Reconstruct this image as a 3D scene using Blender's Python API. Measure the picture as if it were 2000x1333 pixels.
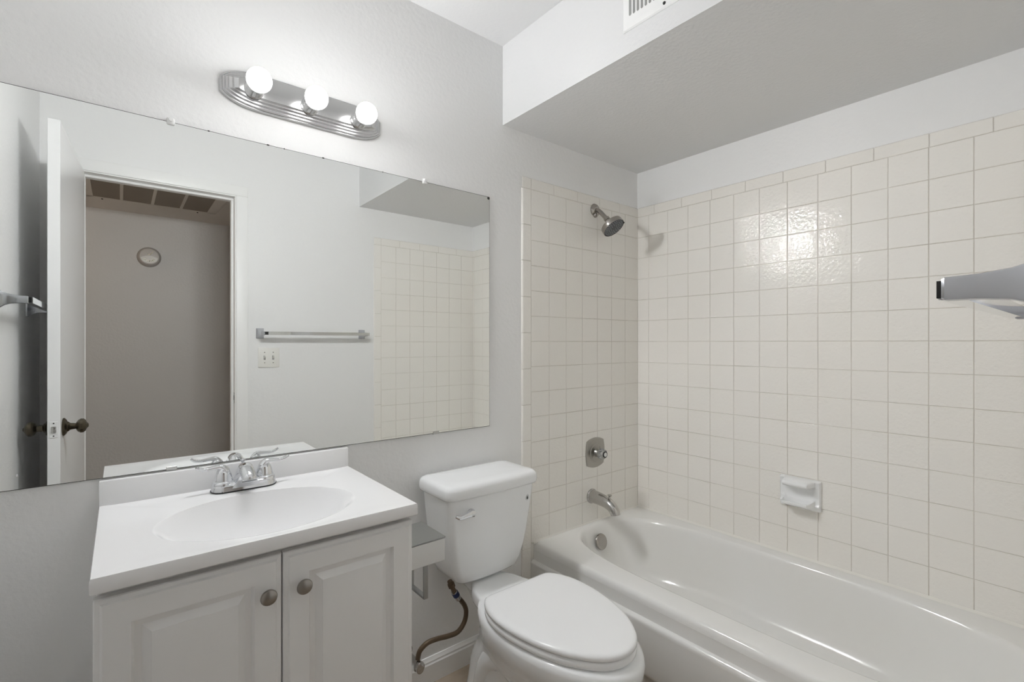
import bpy, bmesh, math, random
from mathutils import Vector, Matrix

# ------------------------------------------------------------------ clear
for o in list(bpy.data.objects):
    bpy.data.objects.remove(o, do_unlink=True)
SC = bpy.context.scene
COL = SC.collection
rnd = random.Random(7)
PI = math.pi

# ------------------------------------------------------------------ camera
CAM_Y, CAM_Z, YAW, FPX = -1.5723, 1.25, 0.6821, 942.0
cd = bpy.data.cameras.new('camera')
cd.sensor_width = 36.0
cd.lens = FPX * 36.0 / 2000.0
cd.shift_y = 3.0 / 2000.0
cd.clip_start = 0.01
cam = bpy.data.objects.new('camera', cd)
COL.objects.link(cam)
cam.location = (0, CAM_Y, CAM_Z)
cam.rotation_euler = (PI / 2, 0, -YAW)
SC.camera = cam

# ------------------------------------------------------------------ light and exposure
w = bpy.data.worlds.new('world'); SC.world = w
w.use_nodes = True
w.node_tree.nodes['Background'].inputs[0].default_value = (0.8, 0.85, 0.9, 1)
w.node_tree.nodes['Background'].inputs[1].default_value = 0.02
SC.view_settings.view_transform = 'Standard'
SC.view_settings.look = 'None'
SC.view_settings.gamma = 1.0
SC.view_settings.use_curve_mapping = False
SC.view_settings.exposure = 0.0
SC.cycles.max_bounces = 16
SC.cycles.diffuse_bounces = 12
SC.cycles.glossy_bounces = 8
SC.cycles.sample_clamp_indirect = 6.0
BULB_POWER = 1.0
# lamp further along the hallway, out of sight round the door opening
hl = bpy.data.lights.new('hallway_lamp', 'POINT'); hl.energy = 5.0; hl.color = (1.0, 0.80, 0.62); hl.shadow_soft_size = 0.08
ho_ = bpy.data.objects.new('hallway_lamp', hl); COL.objects.link(ho_); ho_.location = (-1.0, -2.1, 1.9)

# ------------------------------------------------------------------ materials
MATS = {}
def material(name, color, rough=0.5, metal=0.0, spec=0.5, coat=0.0, bump=None, trans=0.0, ior=1.45,
             emit=None, vary=None, aniso=0.0):
    """bump = list of (scale, detail, strength, distance); vary = (scale, other colour, amount)"""
    m = bpy.data.materials.new(name); m.use_nodes = True
    nt = m.node_tree; b = nt.nodes['Principled BSDF']
    b.inputs['Base Color'].default_value = (*color, 1)
    b.inputs['Roughness'].default_value = rough
    b.inputs['Metallic'].default_value = metal
    b.inputs['Specular IOR Level'].default_value = spec
    b.inputs['Coat Weight'].default_value = coat
    b.inputs['Coat Roughness'].default_value = 0.08
    b.inputs['Transmission Weight'].default_value = trans
    b.inputs['IOR'].default_value = ior
    b.inputs['Anisotropic'].default_value = aniso
    if emit:
        b.inputs['Emission Color'].default_value = (*emit[0], 1)
        b.inputs['Emission Strength'].default_value = emit[1]
    tc = nt.nodes.new('ShaderNodeTexCoord')
    if vary:
        n = nt.nodes.new('ShaderNodeTexNoise'); n.inputs['Scale'].default_value = vary[0]
        n.inputs['Detail'].default_value = 5
        nt.links.new(tc.outputs['Object'], n.inputs['Vector'])
        r = nt.nodes.new('ShaderNodeMapRange'); r.inputs[1].default_value = 0.35; r.inputs[2].default_value = 0.65
        r.inputs[4].default_value = vary[2]
        nt.links.new(n.outputs['Fac'], r.inputs[0])
        mx = nt.nodes.new('ShaderNodeMix'); mx.data_type = 'RGBA'
        mx.inputs[6].default_value = (*color, 1); mx.inputs[7].default_value = (*vary[1], 1)
        nt.links.new(r.outputs[0], mx.inputs[0]); nt.links.new(mx.outputs[2], b.inputs['Base Color'])
    last = None
    for sc_, det, st, dist in (bump or []):
        n = nt.nodes.new('ShaderNodeTexNoise'); n.inputs['Scale'].default_value = sc_
        n.inputs['Detail'].default_value = det
        nt.links.new(tc.outputs['Object'], n.inputs['Vector'])
        bp = nt.nodes.new('ShaderNodeBump'); bp.inputs['Strength'].default_value = st
        bp.inputs['Distance'].default_value = dist
        nt.links.new(n.outputs['Fac'], bp.inputs['Height'])
        if last: nt.links.new(last.outputs['Normal'], bp.inputs['Normal'])
        last = bp
    if last: nt.links.new(last.outputs['Normal'], b.inputs['Normal'])
    MATS[name] = m
    return m

WALL = material('painted_wall', (0.815, 0.815, 0.81), 0.42, bump=[(70, 3, 0.26, 0.004), (260, 2, 0.15, 0.001)])
CEIL = material('painted_ceiling', (0.74, 0.74, 0.74), 0.6, bump=[(80, 3, 0.3, 0.004)])
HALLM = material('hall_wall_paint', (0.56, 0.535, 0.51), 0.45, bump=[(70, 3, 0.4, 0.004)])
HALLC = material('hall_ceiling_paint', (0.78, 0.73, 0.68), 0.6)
TRIM = material('trim_paint', (0.87, 0.87, 0.86), 0.32)
DOORM = material('door_paint', (0.86, 0.86, 0.86), 0.25)
TILE = material('cream_tile_glaze', (0.85, 0.83, 0.79), 0.075, spec=0.5,
                bump=[(85, 1, 0.46, 0.0026), (210, 1, 0.40, 0.0010)], vary=(1.7, (0.835, 0.808, 0.757), 0.7))
GROUT = material('tile_grout', (0.60, 0.56, 0.50), 0.85, vary=(5, (0.76, 0.73, 0.68), 0.9))
CAULK = material('caulk', (0.82, 0.80, 0.75), 0.5)
PORC = material('white_porcelain', (0.87, 0.88, 0.885), 0.09, spec=0.6)
SEATM = material('toilet_seat_plastic', (0.87, 0.875, 0.88), 0.16)
TUBM = material('tub_enamel', (0.80, 0.798, 0.785), 0.13, spec=0.6, bump=[(14, 2, 0.05, 0.004)],
                vary=(2.2, (0.78, 0.768, 0.735), 0.6))
SOLID = material('cultured_marble', (0.89, 0.89, 0.895), 0.14, spec=0.5)
CABM = material('cabinet_thermofoil', (0.80, 0.797, 0.79), 0.36)
DARKGAP = material('dark_gap', (0.06, 0.055, 0.05), 0.8)
CHROME = material('chrome', (0.78, 0.79, 0.81), 0.07, metal=1.0)
WORN = material('worn_chrome', (0.53, 0.52, 0.505), 0.11, metal=1.0)
NICKEL = material('brushed_nickel', (0.58, 0.58, 0.58), 0.22, metal=1.0, bump=[(180, 2, 0.05, 0.001)])
SHOWERM = material('shower_nickel', (0.42, 0.395, 0.37), 0.14, metal=1.0)
KNOBM = material('pewter_knob', (0.34, 0.32, 0.295), 0.3, metal=1.0)
BRASS = material('antique_brass', (0.10, 0.085, 0.06), 0.24, metal=0.9)
PLATEM = material('dull_nickel_plate', (0.40, 0.385, 0.355), 0.3, metal=1.0)
HOLDERM = material('grey_holder_metal', (0.80, 0.81, 0.81), 0.3, metal=1.0)
HOLDTOP = material('holder_metal_shaded', (0.36, 0.365, 0.36), 0.3, metal=0.95)  # darker copy of the holder metal, its dim reflection put into the colour
POSTM = material('satin_chrome', (0.56, 0.57, 0.60), 0.22, metal=1.0)
STEEL = material('satin_steel', (0.62, 0.62, 0.61), 0.33, metal=1.0)
BLACK = material('black_plastic', (0.012, 0.012, 0.012), 0.4)
NOZZLE = material('shower_face_rubber', (0.06, 0.065, 0.07), 0.35)
NOZTIP = material('nozzle_tip', (0.45, 0.47, 0.5), 0.3)
ACRYL = material('clear_acrylic', (0.86, 0.87, 0.87), 0.05, trans=0.85, ior=1.49)
CLIPM = material('clear_clip_plastic', (0.82, 0.82, 0.81), 0.2)
HOSEM = material('braided_hose', (0.14, 0.10, 0.065), 0.4, metal=0.4, bump=[(900, 1, 0.6, 0.001)])
BLUE = material('dark_blue_tag', (0.02, 0.035, 0.12), 0.5)
SWITCHM = material('switch_plate_plastic', (0.80, 0.79, 0.75), 0.3)
GREYSLOT = material('vent_slot', (0.30, 0.30, 0.29), 0.7)
GRILLE = material('grille_filter', (0.34, 0.30, 0.26), 0.9)
FLOORM = material('beige_vinyl_floor', (0.42, 0.35, 0.28), 0.35, vary=(9, (0.30, 0.24, 0.18), 0.9))
EDGE = material('mirror_edge', (0.035, 0.035, 0.03), 0.4)
BULBM = material('lit_bulb_glass', (1, 1, 1), 0.3, emit=((1.0, 0.99, 0.98), 6.0))
WHITEP = material('white_plastic', (0.78, 0.77, 0.74), 0.35)
CLOCKM = material('thermostat_ring', (0.36, 0.335, 0.305), 0.4)

def mirror_material():
    m = bpy.data.materials.new('mirror_glass'); m.use_nodes = True
    nt = m.node_tree; b = nt.nodes['Principled BSDF']
    b.inputs['Metallic'].default_value = 1.0
    b.inputs['Base Color'].default_value = (0.90, 0.912, 0.90, 1)
    b.inputs['Roughness'].default_value = 0.0
    # worn specks towards the lower left corner
    tc = nt.nodes.new('ShaderNodeTexCoord')
    n = nt.nodes.new('ShaderNodeTexNoise'); n.inputs['Scale'].default_value = 70; n.inputs['Detail'].default_value = 3
    nt.links.new(tc.outputs['Object'], n.inputs['Vector'])
    sep = nt.nodes.new('ShaderNodeSeparateXYZ'); nt.links.new(tc.outputs['Object'], sep.inputs[0])
    gx = nt.nodes.new('ShaderNodeMapRange'); gx.inputs[1].default_value = -0.72; gx.inputs[2].default_value = -0.56
    gx.inputs[3].default_value = 0.14; gx.inputs[4].default_value = 0.0
    gz = nt.nodes.new('ShaderNodeMapRange'); gz.inputs[1].default_value = 0.01; gz.inputs[2].default_value = 0.12
    gz.inputs[3].default_value = 1.0; gz.inputs[4].default_value = 0.0
    nt.links.new(sep.outputs['X'], gx.inputs[0]); nt.links.new(sep.outputs['Z'], gz.inputs[0])
    mu = nt.nodes.new('ShaderNodeMath'); mu.operation = 'MULTIPLY'
    nt.links.new(gx.outputs[0], mu.inputs[0]); nt.links.new(gz.outputs[0], mu.inputs[1])
    ad = nt.nodes.new('ShaderNodeMath'); ad.operation = 'ADD'
    nt.links.new(n.outputs['Fac'], ad.inputs[0]); nt.links.new(mu.outputs[0], ad.inputs[1])
    th = nt.nodes.new('ShaderNodeMapRange'); th.inputs[1].default_value = 0.80; th.inputs[2].default_value = 0.83
    nt.links.new(ad.outputs[0], th.inputs[0])
    rr = nt.nodes.new('ShaderNodeMath'); rr.operation = 'MULTIPLY'; rr.inputs[1].default_value = 0.6
    nt.links.new(th.outputs[0], rr.inputs[0]); nt.links.new(rr.outputs[0], b.inputs['Roughness'])
    return m
MIRRORM = mirror_material()

# ------------------------------------------------------------------ mesh helpers
class MB:
    def __init__(self): self.bm = bmesh.new()
    def _mi(self, faces, mi):
        for f in faces: f.material_index = mi
    def box(self, c0, c1, bev=0.0, seg=2, mi=0, rot=None):
        r = bmesh.ops.create_cube(self.bm, size=1.0)
        vs = r['verts']
        c0 = Vector(c0); c1 = Vector(c1); s = c1 - c0; c = (c0 + c1) / 2
        for v in vs:
            p = Vector((v.co.x * s.x, v.co.y * s.y, v.co.z * s.z))
            if rot: p = rot @ p
            v.co = p + c
        fs = set(f for v in vs for f in v.link_faces)
        self._mi(fs, mi)
        if bev > 0:
            es = list(set(e for v in vs for e in v.link_edges))
            r2 = bmesh.ops.bevel(self.bm, geom=es, offset=bev, segments=seg, profile=0.5, affect='EDGES', clamp_overlap=True)
            self._mi(r2['faces'], mi)
        return self
    def rings(self, rings, cap0=True, cap1=True, mi=0, closed=True):
        prev = None; allv = []
        for ring in rings:
            vs = [self.bm.verts.new(p) for p in ring]; allv.append(vs)
            if prev:
                n = len(vs)
                for i in range(n if closed else n - 1):
                    j = (i + 1) % n
                    try: self.bm.faces.new((prev[i], prev[j], vs[j], vs[i])).material_index = mi
                    except ValueError: pass
            prev = vs
        if cap0:
            self.bm.faces.new(list(reversed(allv[0]))).material_index = mi
        if cap1:
            self.bm.faces.new(allv[-1]).material_index = mi
        return self
    def lathe(self, prof, origin, axis, seg=32, mi=0, cap0=True, cap1=True):
        """prof = [(distance along axis, radius)]"""
        a = Vector(axis).normalized(); o = Vector(origin)
        u = a.orthogonal().normalized(); v = a.cross(u)
        rs = []
        for d, r in prof:
            r = max(r, 1e-5)
            rs.append([o + a * d + u * (r * math.cos(2 * PI * k / seg)) + v * (r * math.sin(2 * PI * k / seg)) for k in range(seg)])
        return self.rings(rs, cap0, cap1, mi)
    def sphere(self, c, r, seg=32, rg=16, mi=0, scale=(1, 1, 1)):
        rr = bmesh.ops.create_uvsphere(self.bm, u_segments=seg, v_segments=rg, radius=1.0)
        for v in rr['verts']:
            v.co = Vector((v.co.x * r * scale[0], v.co.y * r * scale[1], v.co.z * r * scale[2])) + Vector(c)
        self._mi(set(f for v in rr['verts'] for f in v.link_faces), mi)
        return self
    def tube(self, pts, rad, seg=12, mi=0, sub=6, flat=None):
        """smooth tube; rad scalar or list per control point; flat = (sx, sz) cross-section scale"""
        P = [Vector(p) for p in pts]
        R = rad if isinstance(rad, (list, tuple)) else [rad] * len(P)
        path = []; rad2 = []
        n = len(P)
        for i in range(n - 1):
            p0 = P[max(i - 1, 0)]; p1 = P[i]; p2 = P[i + 1]; p3 = P[min(i + 2, n - 1)]
            for k in range(sub):
                t = k / sub
                q = 0.5 * ((2 * p1) + (-p0 + p2) * t + (2 * p0 - 5 * p1 + 4 * p2 - p3) * t * t + (-p0 + 3 * p1 - 3 * p2 + p3) * t ** 3)
                path.append(q); rad2.append(R[i] * (1 - t) + R[i + 1] * t)
        path.append(P[-1]); rad2.append(R[-1])
        tang = [(path[min(i + 1, len(path) - 1)] - path[max(i - 1, 0)]).normalized() for i in range(len(path))]
        u = tang[0].orthogonal().normalized()
        if flat:
            up = Vector((0, 0, 1))
            u = (up - tang[0] * up.dot(tang[0])).normalized()
        rs = []
        for p, t, r in zip(path, tang, rad2):
            u = (u - t * u.dot(t)).normalized(); v = t.cross(u)
            a, b = flat or (1, 1)
            rs.append([p + u * (r * a * math.cos(2 * PI * k / seg)) + v * (r * b * math.sin(2 * PI * k / seg)) for k in range(seg)])
        return self.rings(rs, True, True, mi)
    def prism(self, outline, vec, mi=0, bev=0.0, seg=2):
        """outline: closed list of 3D points in one plane, extruded along vec"""
        vec = Vector(vec)
        a = [self.bm.verts.new(p) for p in outline]; b = [self.bm.verts.new(Vector(p) + vec) for p in outline]
        n = len(a); fs = []
        for i in range(n):
            j = (i + 1) % n
            fs.append(self.bm.faces.new((a[i], a[j], b[j], b[i])))
        fs.append(self.bm.faces.new(list(reversed(a)))); fs.append(self.bm.faces.new(b))
        self._mi(fs, mi)
        if bev > 0:
            es = [e for e in set(e for v in a + b for e in v.link_edges)]
            r2 = bmesh.ops.bevel(self.bm, geom=es, offset=bev, segments=seg, profile=0.5, affect='EDGES', clamp_overlap=True)
            self._mi(r2['faces'], mi)
        return self

ORIG = {}
def obj(name, mb, mats, parent=None, angle=35, origin=None, smooth=True, recalc=True):
    bm = mb.bm
    if recalc: bmesh.ops.recalc_face_normals(bm, faces=bm.faces[:])
    if parent is None:
        if origin is None:
            xs = [v.co for v in bm.verts]
            origin = Vector(((min(p.x for p in xs) + max(p.x for p in xs)) / 2,
                             (min(p.y for p in xs) + max(p.y for p in xs)) / 2, min(p.z for p in xs)))
        origin = Vector(origin)
    else:
        origin = ORIG[parent.name]
    bmesh.ops.translate(bm, verts=bm.verts[:], vec=-origin)
    me = bpy.data.meshes.new(name); bm.to_mesh(me); bm.free()
    for m in (mats if isinstance(mats, (list, tuple)) else [mats]): me.materials.append(m)
    if smooth:
        for p in me.polygons: p.use_smooth = True
        me.set_sharp_from_angle(angle=math.radians(angle))
    o = bpy.data.objects.new(name, me); COL.objects.link(o)
    if parent is not None: o.parent = parent
    else: o.location = origin
    ORIG[o.name] = origin
    return o
def thing(name, label, cat, loc, group=None):
    o = bpy.data.objects.new(name, None); COL.objects.link(o)
    o.empty_display_size = 0.05
    o.location = loc; o['label'] = label; o['category'] = cat
    if group: o['group'] = group
    ORIG[o.name] = Vector(loc)
    return o
def tag(o, label, cat, group=None):
    o['label'] = label; o['category'] = cat
    if group: o['group'] = group
    return o
def struct(o, label, cat):
    o['kind'] = 'structure'; o['label'] = label; o['category'] = cat
    return o

# ------------------------------------------------------------------ dimensions
XL, XR, W, CE = -0.29, 2.136, -1.555, 2.475     # left wall, right wall, front wall, ceiling height
XS, ZS = 1.2275, 2.149                           # soffit face and underside
DX0, DX1, DZ = -0.145, 0.505, 2.078              # door opening
T = 0.12
HY, HZ = -2.6, 2.13                              # hallway far wall and ceiling

# ------------------------------------------------------------------ the setting
def slab(name, c0, c1, m, label, cat): 
    return struct(obj(name, MB().box(c0, c1), m, smooth=False), label, cat)
slab('floor', (XL - T, W - T, -0.05), (XR + T, 0.0, 0.0), FLOORM, 'beige mottled vinyl bathroom floor beside the toilet', 'floor')
slab('ceiling', (XL - T, W - T, CE), (XR + T, T, CE + 0.05), CEIL, 'white ceiling of the bathroom above the vanity light', 'ceiling')
wall_back = slab('wall_back', (XL - T, 0.0, -0.05), (XR + T, T, CE), WALL, 'light grey painted wall holding the mirror and shower tile', 'wall')
wall_right = slab('wall_right', (XR, W - T, -0.05), (XR + T, 0.0, CE), WALL, 'painted wall with cream tile along the tub', 'wall')
slab('wall_left', (XL - T, W, -0.05), (XL, 0.0, CE), WALL, 'white wall behind the open door, seen in the mirror', 'wall')
mb = MB()
mb.box((XL - T, W - T, -0.05), (DX0 - 0.02, W, CE))
mb.box((DX1 + 0.02, W - T, -0.05), (XR, W, CE))
mb.box((DX0 - 0.02, W - T, DZ + 0.02), (DX1 + 0.02, W, CE))
wall_front = struct(obj('wall_front', mb, WALL, smooth=False), 'white wall with the doorway and light switch, seen in the mirror', 'wall')
struct(obj('ceiling_soffit', MB().box((XS, W, ZS), (XR, 0.0, CE)), CEIL, smooth=False), 'dropped boxed-in ceiling over the bathtub with a grey underside', 'ceiling')
# hallway
HX0, HX1 = -1.3, 1.5
slab('floor_hall', (HX0, HY, -0.05), (HX1, W - T, 0.0), FLOORM, 'hallway floor beyond the doorway', 'floor')
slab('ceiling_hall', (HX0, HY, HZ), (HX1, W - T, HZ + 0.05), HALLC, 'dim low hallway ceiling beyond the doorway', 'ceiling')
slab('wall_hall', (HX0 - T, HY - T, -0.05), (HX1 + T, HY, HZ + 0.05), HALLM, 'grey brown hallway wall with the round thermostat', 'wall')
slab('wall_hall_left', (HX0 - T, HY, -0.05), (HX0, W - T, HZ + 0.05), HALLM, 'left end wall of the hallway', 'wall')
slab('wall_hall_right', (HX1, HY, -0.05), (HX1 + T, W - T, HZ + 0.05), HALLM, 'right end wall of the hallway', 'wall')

# ------------------------------------------------------------------ tile surrounds
PX, PZ, GT = 0.1077, 0.1095, 0.0021
ZCAP, XB0, RIM = 1.912, 1.3776, 0.380
def tile(mb, a0, a1, z0, z1, frame, th=0.0075, ins=0.0035):
    """one pillow-edged tile; frame(a, z, out) gives the point"""
    if a1 - a0 < 0.006 or z1 - z0 < 0.006: return
    lv = [(0.0, 0.002), (0.0, th - 0.0013), (0.0005, th - 0.0004), (0.0017, th)]
    rs = []
    for i, d in lv:
        rs.append([frame(a0 + i, z0 + i, d), frame(a1 - i, z0 + i, d), frame(a1 - i, z1 - i, d), frame(a0 + i, z1 - i, d)])
    mb.rings(rs, False, True, 0)
def bullnose(mb, a0, a1, z0, z1, frame, side, th=0.0075):
    """rounded edge tile; side = 'a0' or 'z1' is the round edge"""
    g = []
    R = 0.0075
    for k in range(7):
        t = k / 6 * PI / 2
        g.append((R - R * math.cos(t) if False else R * (1 - math.cos(t)), R * math.sin(t)))
    # cross-section from round edge inwards: (inset, out)
    cs = [(R * (1 - math.sin(PI / 2 - t * PI / 12)) if False else R * (1 - math.cos(t * PI / 12)), R * math.sin(t * PI / 12)) for t in range(7)]
    L = (a1 - a0) if side == 'a0' else (z1 - z0)
    cs = cs + [(L - 0.0017, th), (L - 0.0005, th - 0.0004), (L, th - 0.0013), (L, 0.001)]
    rs = []
    ends = [(0.0, 0.0013), (0.0005, 0.0004), (0.0017, 0.0)]
    if side == 'a0':
        zs = [z0 + e for e, _ in ends] + [z1 - e for e, _ in reversed(ends)]
    else:
        zs = [a0 + e for e, _ in ends] + [a1 - e for e, _ in reversed(ends)]
    dr = [d for _, d in ends] + [d for _, d in reversed(ends)]
    for s, d in zip(zs, dr):
        if side == 'a0': rs.append([frame(a0 + i, s, max(o - d, 0.0)) for i, o in cs])
        else: rs.append([frame(s, z1 - i, max(o - d, 0.0)) for i, o in cs])
    mb.rings(rs, False, False, 0, closed=False)

def alcove_end(frame, flip):
    mb = MB()
    # grout bed: a strip beside the tub down to the floor, and the field above the tub rim
    for a0, a1, zb in ((1.333, 1.388, 0.0), (1.388, XR, RIM + 0.004)):
        rs = [[frame(a, z, o) for a, z in ((a0, zb), (a1, zb), (a1, ZCAP + 0.046), (a0, ZCAP + 0.046))] for o in (0.0, 0.0056)]
        mb.rings(rs, False, True, 1)
    h = GT / 2
    cols = [(XB0 + k * PX, min(XB0 + (k + 1) * PX, XR)) for k in range(8) if XB0 + k * PX < XR - 0.004]
    for (a0, a1) in cols:
        for r in range(18):
            z1 = ZCAP - r * PZ; z0 = z1 - PZ
            if z1 <= 0.005: break
            if a0 < 1.388 and z0 < RIM:
                tile(mb, a0 + h, a1 - h, RIM + 0.004, z1 - h, frame)
                tile(mb, a0 + h, 1.388, max(z0, 0.0) + h, min(z1 - h, RIM + 0.003), frame)
                continue
            if z1 < RIM + 0.01: break
            tile(mb, a0 + h, a1 - h, max(z0, RIM + 0.003) + h, z1 - h, frame)
    z = ZCAP - 0.0
    z1 = ZCAP + 0.050
    k = 0
    zz = ZCAP + 0.006
    bullnose(mb, 1.327, XB0 - h, ZCAP + h, z1, frame, 'z1')
    zz = ZCAP
    while zz > 0.01:
        lo = max(zz - 0.155, 0.0)
        bullnose(mb, 1.327, XB0 - h, lo + h, zz - h, frame, 'a0')
        zz -= 0.155
    a = XB0
    first = 0.15
    a1 = XB0 + 0.137
    while a < XR - 0.005:
        bullnose(mb, a + h, min(a1, XR) - h, ZCAP + h, z1, frame, 'z1')
        a = a1; a1 = a1 + 0.155
    return mb
fb = lambda a, z, o: Vector((a, -o, z))
ff = lambda a, z, o: Vector((a, W + o, z))
obj('tile_surround', alcove_end(fb, False), [TILE, GROUT], wall_back, recalc=True, angle=16)
obj('tile_surround', alcove_end(ff, True), [TILE, GROUT], wall_front, recalc=True, angle=16)
PY = 0.1117
fr = lambda a, z, o: Vector((XR - o, -a, z))
mb = MB()
rs = [[fr(0, 0.384, 0), fr(-W, 0.384, 0), fr(-W, ZCAP + 0.046, 0), fr(0, ZCAP + 0.046, 0)],
      [fr(0, 0.384, 0.0056), fr(-W, 0.384, 0.0056), fr(-W, ZCAP + 0.046, 0.0056), fr(0, ZCAP + 0.046, 0.0056)]]
mb.rings(rs, False, True, 1)
edges = [0.0075] + [0.0767 + k * PY for k in range(15)]
edges = [e for e in edges if e < -W - 0.01] + [-W - 0.0075]
for a0, a1 in zip(edges[:-1], edges[1:]):
    for r in range(15):
        z1 = ZCAP - r * PZ; z0 = z1 - PZ
        if z1 < RIM + 0.01: break
        tile(mb, a0 + GT / 2, a1 - GT / 2, max(z0, RIM + 0.003) + GT / 2, z1 - GT / 2, fr)
a = 0.0075; a1 = 0.110
while a < -W - 0.01:
    bullnose(mb, a + GT / 2, min(a1, -W - 0.0075) - GT / 2, ZCAP + GT / 2, ZCAP + 0.05, fr, 'z1')
    a = a1; a1 += 0.155
obj('tile_surround', mb, [TILE, GROUT], wall_right, angle=16)

# ------------------------------------------------------------------ trim: baseboard, door frame
mb = MB()
def baseboard(mb, x0, x1, y):
    prof = [(0, 0), (-0.013, 0), (-0.013, 0.068), (-0.010, 0.073), (-0.010, 0.079), (-0.006, 0.086), (-0.004, 0.092), (0, 0.092)]
    mb.rings([[Vector((x, y + d, z)) for d, z in prof] for x in (x0, x1)], True, True)
baseboard(mb, 0.575, 1.326, 0.0)
struct(obj('baseboard_back', mb, TRIM, angle=20), 'white baseboard behind the toilet', 'baseboard')

mb = MB()
def casing_y(mb, x0, x1, z0, z1, dx=None):
    mb.box((x0, W, z0), (x1, W + 0.011, z1), 0.003, 2)
cw = 0.058
mb.box((DX1 + 0.006, W, 0.0), (DX1 + 0.006 + cw, W + 0.011, DZ + 0.006), 0.003, 2)
mb.box((DX0 - 0.006 - cw, W, 0.0), (DX0 - 0.006, W + 0.011, DZ + 0.006), 0.003, 2)
mb.box((DX0 - 0.006 - cw, W, DZ + 0.006), (DX1 + 0.006 + cw, W + 0.011, DZ + 0.006 + cw), 0.003, 2)
# jambs
mb.box((DX1, W - T - 0.005, 0.0), (DX1 + 0.0195, W + 0.004, DZ), 0.001, 1)
mb.box((DX0 - 0.0195, W - T - 0.005, 0.0), (DX0, W + 0.004, DZ), 0.001, 1)
mb.box((DX0 - 0.0195, W - T - 0.005, DZ), (DX1 + 0.0195, W + 0.004, DZ + 0.0195), 0.001, 1)
frame = struct(obj('trim_1', mb, TRIM), 'white door casing and jambs around the doorway, seen in the mirror', 'door frame')
mb = MB()
mb.box((DX1 - 0.012, W - 0.085, 0.0), (DX1, W - 0.045, DZ - 0.012), 0.002, 1)
mb.box((DX0, W - 0.085, 0.0), (DX0 + 0.012, W - 0.045, DZ - 0.012), 0.002, 1)
mb.box((DX0, W - 0.085, DZ - 0.012), (DX1, W - 0.045, DZ), 0.002, 1)
obj('door_stop', mb, TRIM, frame)
mb = MB().box((DX1 - 0.0012, W - 0.040, 0.905), (DX1 + 0.001, W - 0.012, 0.965), 0.001, 1)
mb.box((DX1 - 0.0016, W - 0.033, 0.922), (DX1 - 0.0008, W - 0.020, 0.948), 0, mi=1)
obj('strike_plate', mb, [WORN, BLACK], frame)

# ------------------------------------------------------------------ door (open into the room)
D0 = Vector((-0.171, -0.855, 0)); D1 = Vector((-0.133, -1.535, 0))     # right face line: free edge -> hinge
dd = (D1 - D0); DL = dd.length; dd.normalize(); dn = Vector((dd.y, -dd.x, 0))
if dn.x < 0: dn = -dn
def dpt(s, o, z): return D0 + dd * s + dn * o + Vector((0, 0, z))
rot = Matrix((( dd.x, dn.x, 0), (dd.y, dn.y, 0), (0, 0, 1)))
mb = MB()
c = dpt(DL / 2, -0.0175, 1.0385)
mb.box(c - Vector((DL / 2, 0.0175, 1.0285)), c + Vector((DL / 2, 0.0175, 1.0285)), 0.0015, 1, rot=rot)
door = struct(obj('door_1', mb, DOORM), 'white flush door standing open, seen edge-on in the mirror', 'door')
KZ, KS = 0.932, 0.062
for side in (1, -1):
    o0 = 0.0 if side == 1 else -0.035
    kp = dpt(KS, o0, KZ)
    mb = MB().lathe([(0, 0.033), (0.003, 0.034), (0.006, 0.031), (0.010, 0.026), (0.012, 0.020), (0.017, 0.017), (0.020, 0.013),
                     (0.036, 0.011), (0.038, 0.015), (0.042, 0.022), (0.050, 0.027), (0.058, 0.0265), (0.064, 0.021), (0.068, 0.012), (0.070, 0.009), (0.073, 0.006), (0.0735, 0.0)],
                    kp, dn * side, 32)
    obj('door_knob', mb, BRASS, door)
mb = MB()
c = dpt(0, -0.0175, KZ)
mb.box(c + Vector((-0.0115, -0.001, -0.030)), c + Vector((0.0115, 0.0014, 0.030)), 0.0008, 1)
mb.box(c + Vector((-0.007, 0.001, -0.012)), c + Vector((0.007, 0.006, 0.012)), 0.003, 2, mi=1)
for s in (-1, 1): mb.lathe([(0, 0.0026), (0.0012, 0.0022), (0.0013, 0)], c + Vector((0, 0.001, 0.023 * s)), (0, 1, 0), 12, mi=2)
obj('latch_plate', mb, [DOORM, WORN, BLACK], door)

# ------------------------------------------------------------------ wall mirror
mirror = thing('wall_mirror', 'large frameless wall mirror above the white vanity', 'mirror', (0.435, 0, 0.912))
MX0, MX1, MZ0, MZ1 = XL + 0.002, 1.156, 0.913, 1.837
mb = MB().box((MX0 + 0.0015, -0.006, MZ0 + 0.0015), (MX1 - 0.0015, -0.0035, MZ1 - 0.0015))
obj('glass', mb, MIRRORM, mirror, smooth=False)
mb = MB().box((MX0, -0.0052, MZ0), (MX1, -0.0005, MZ1))
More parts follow.
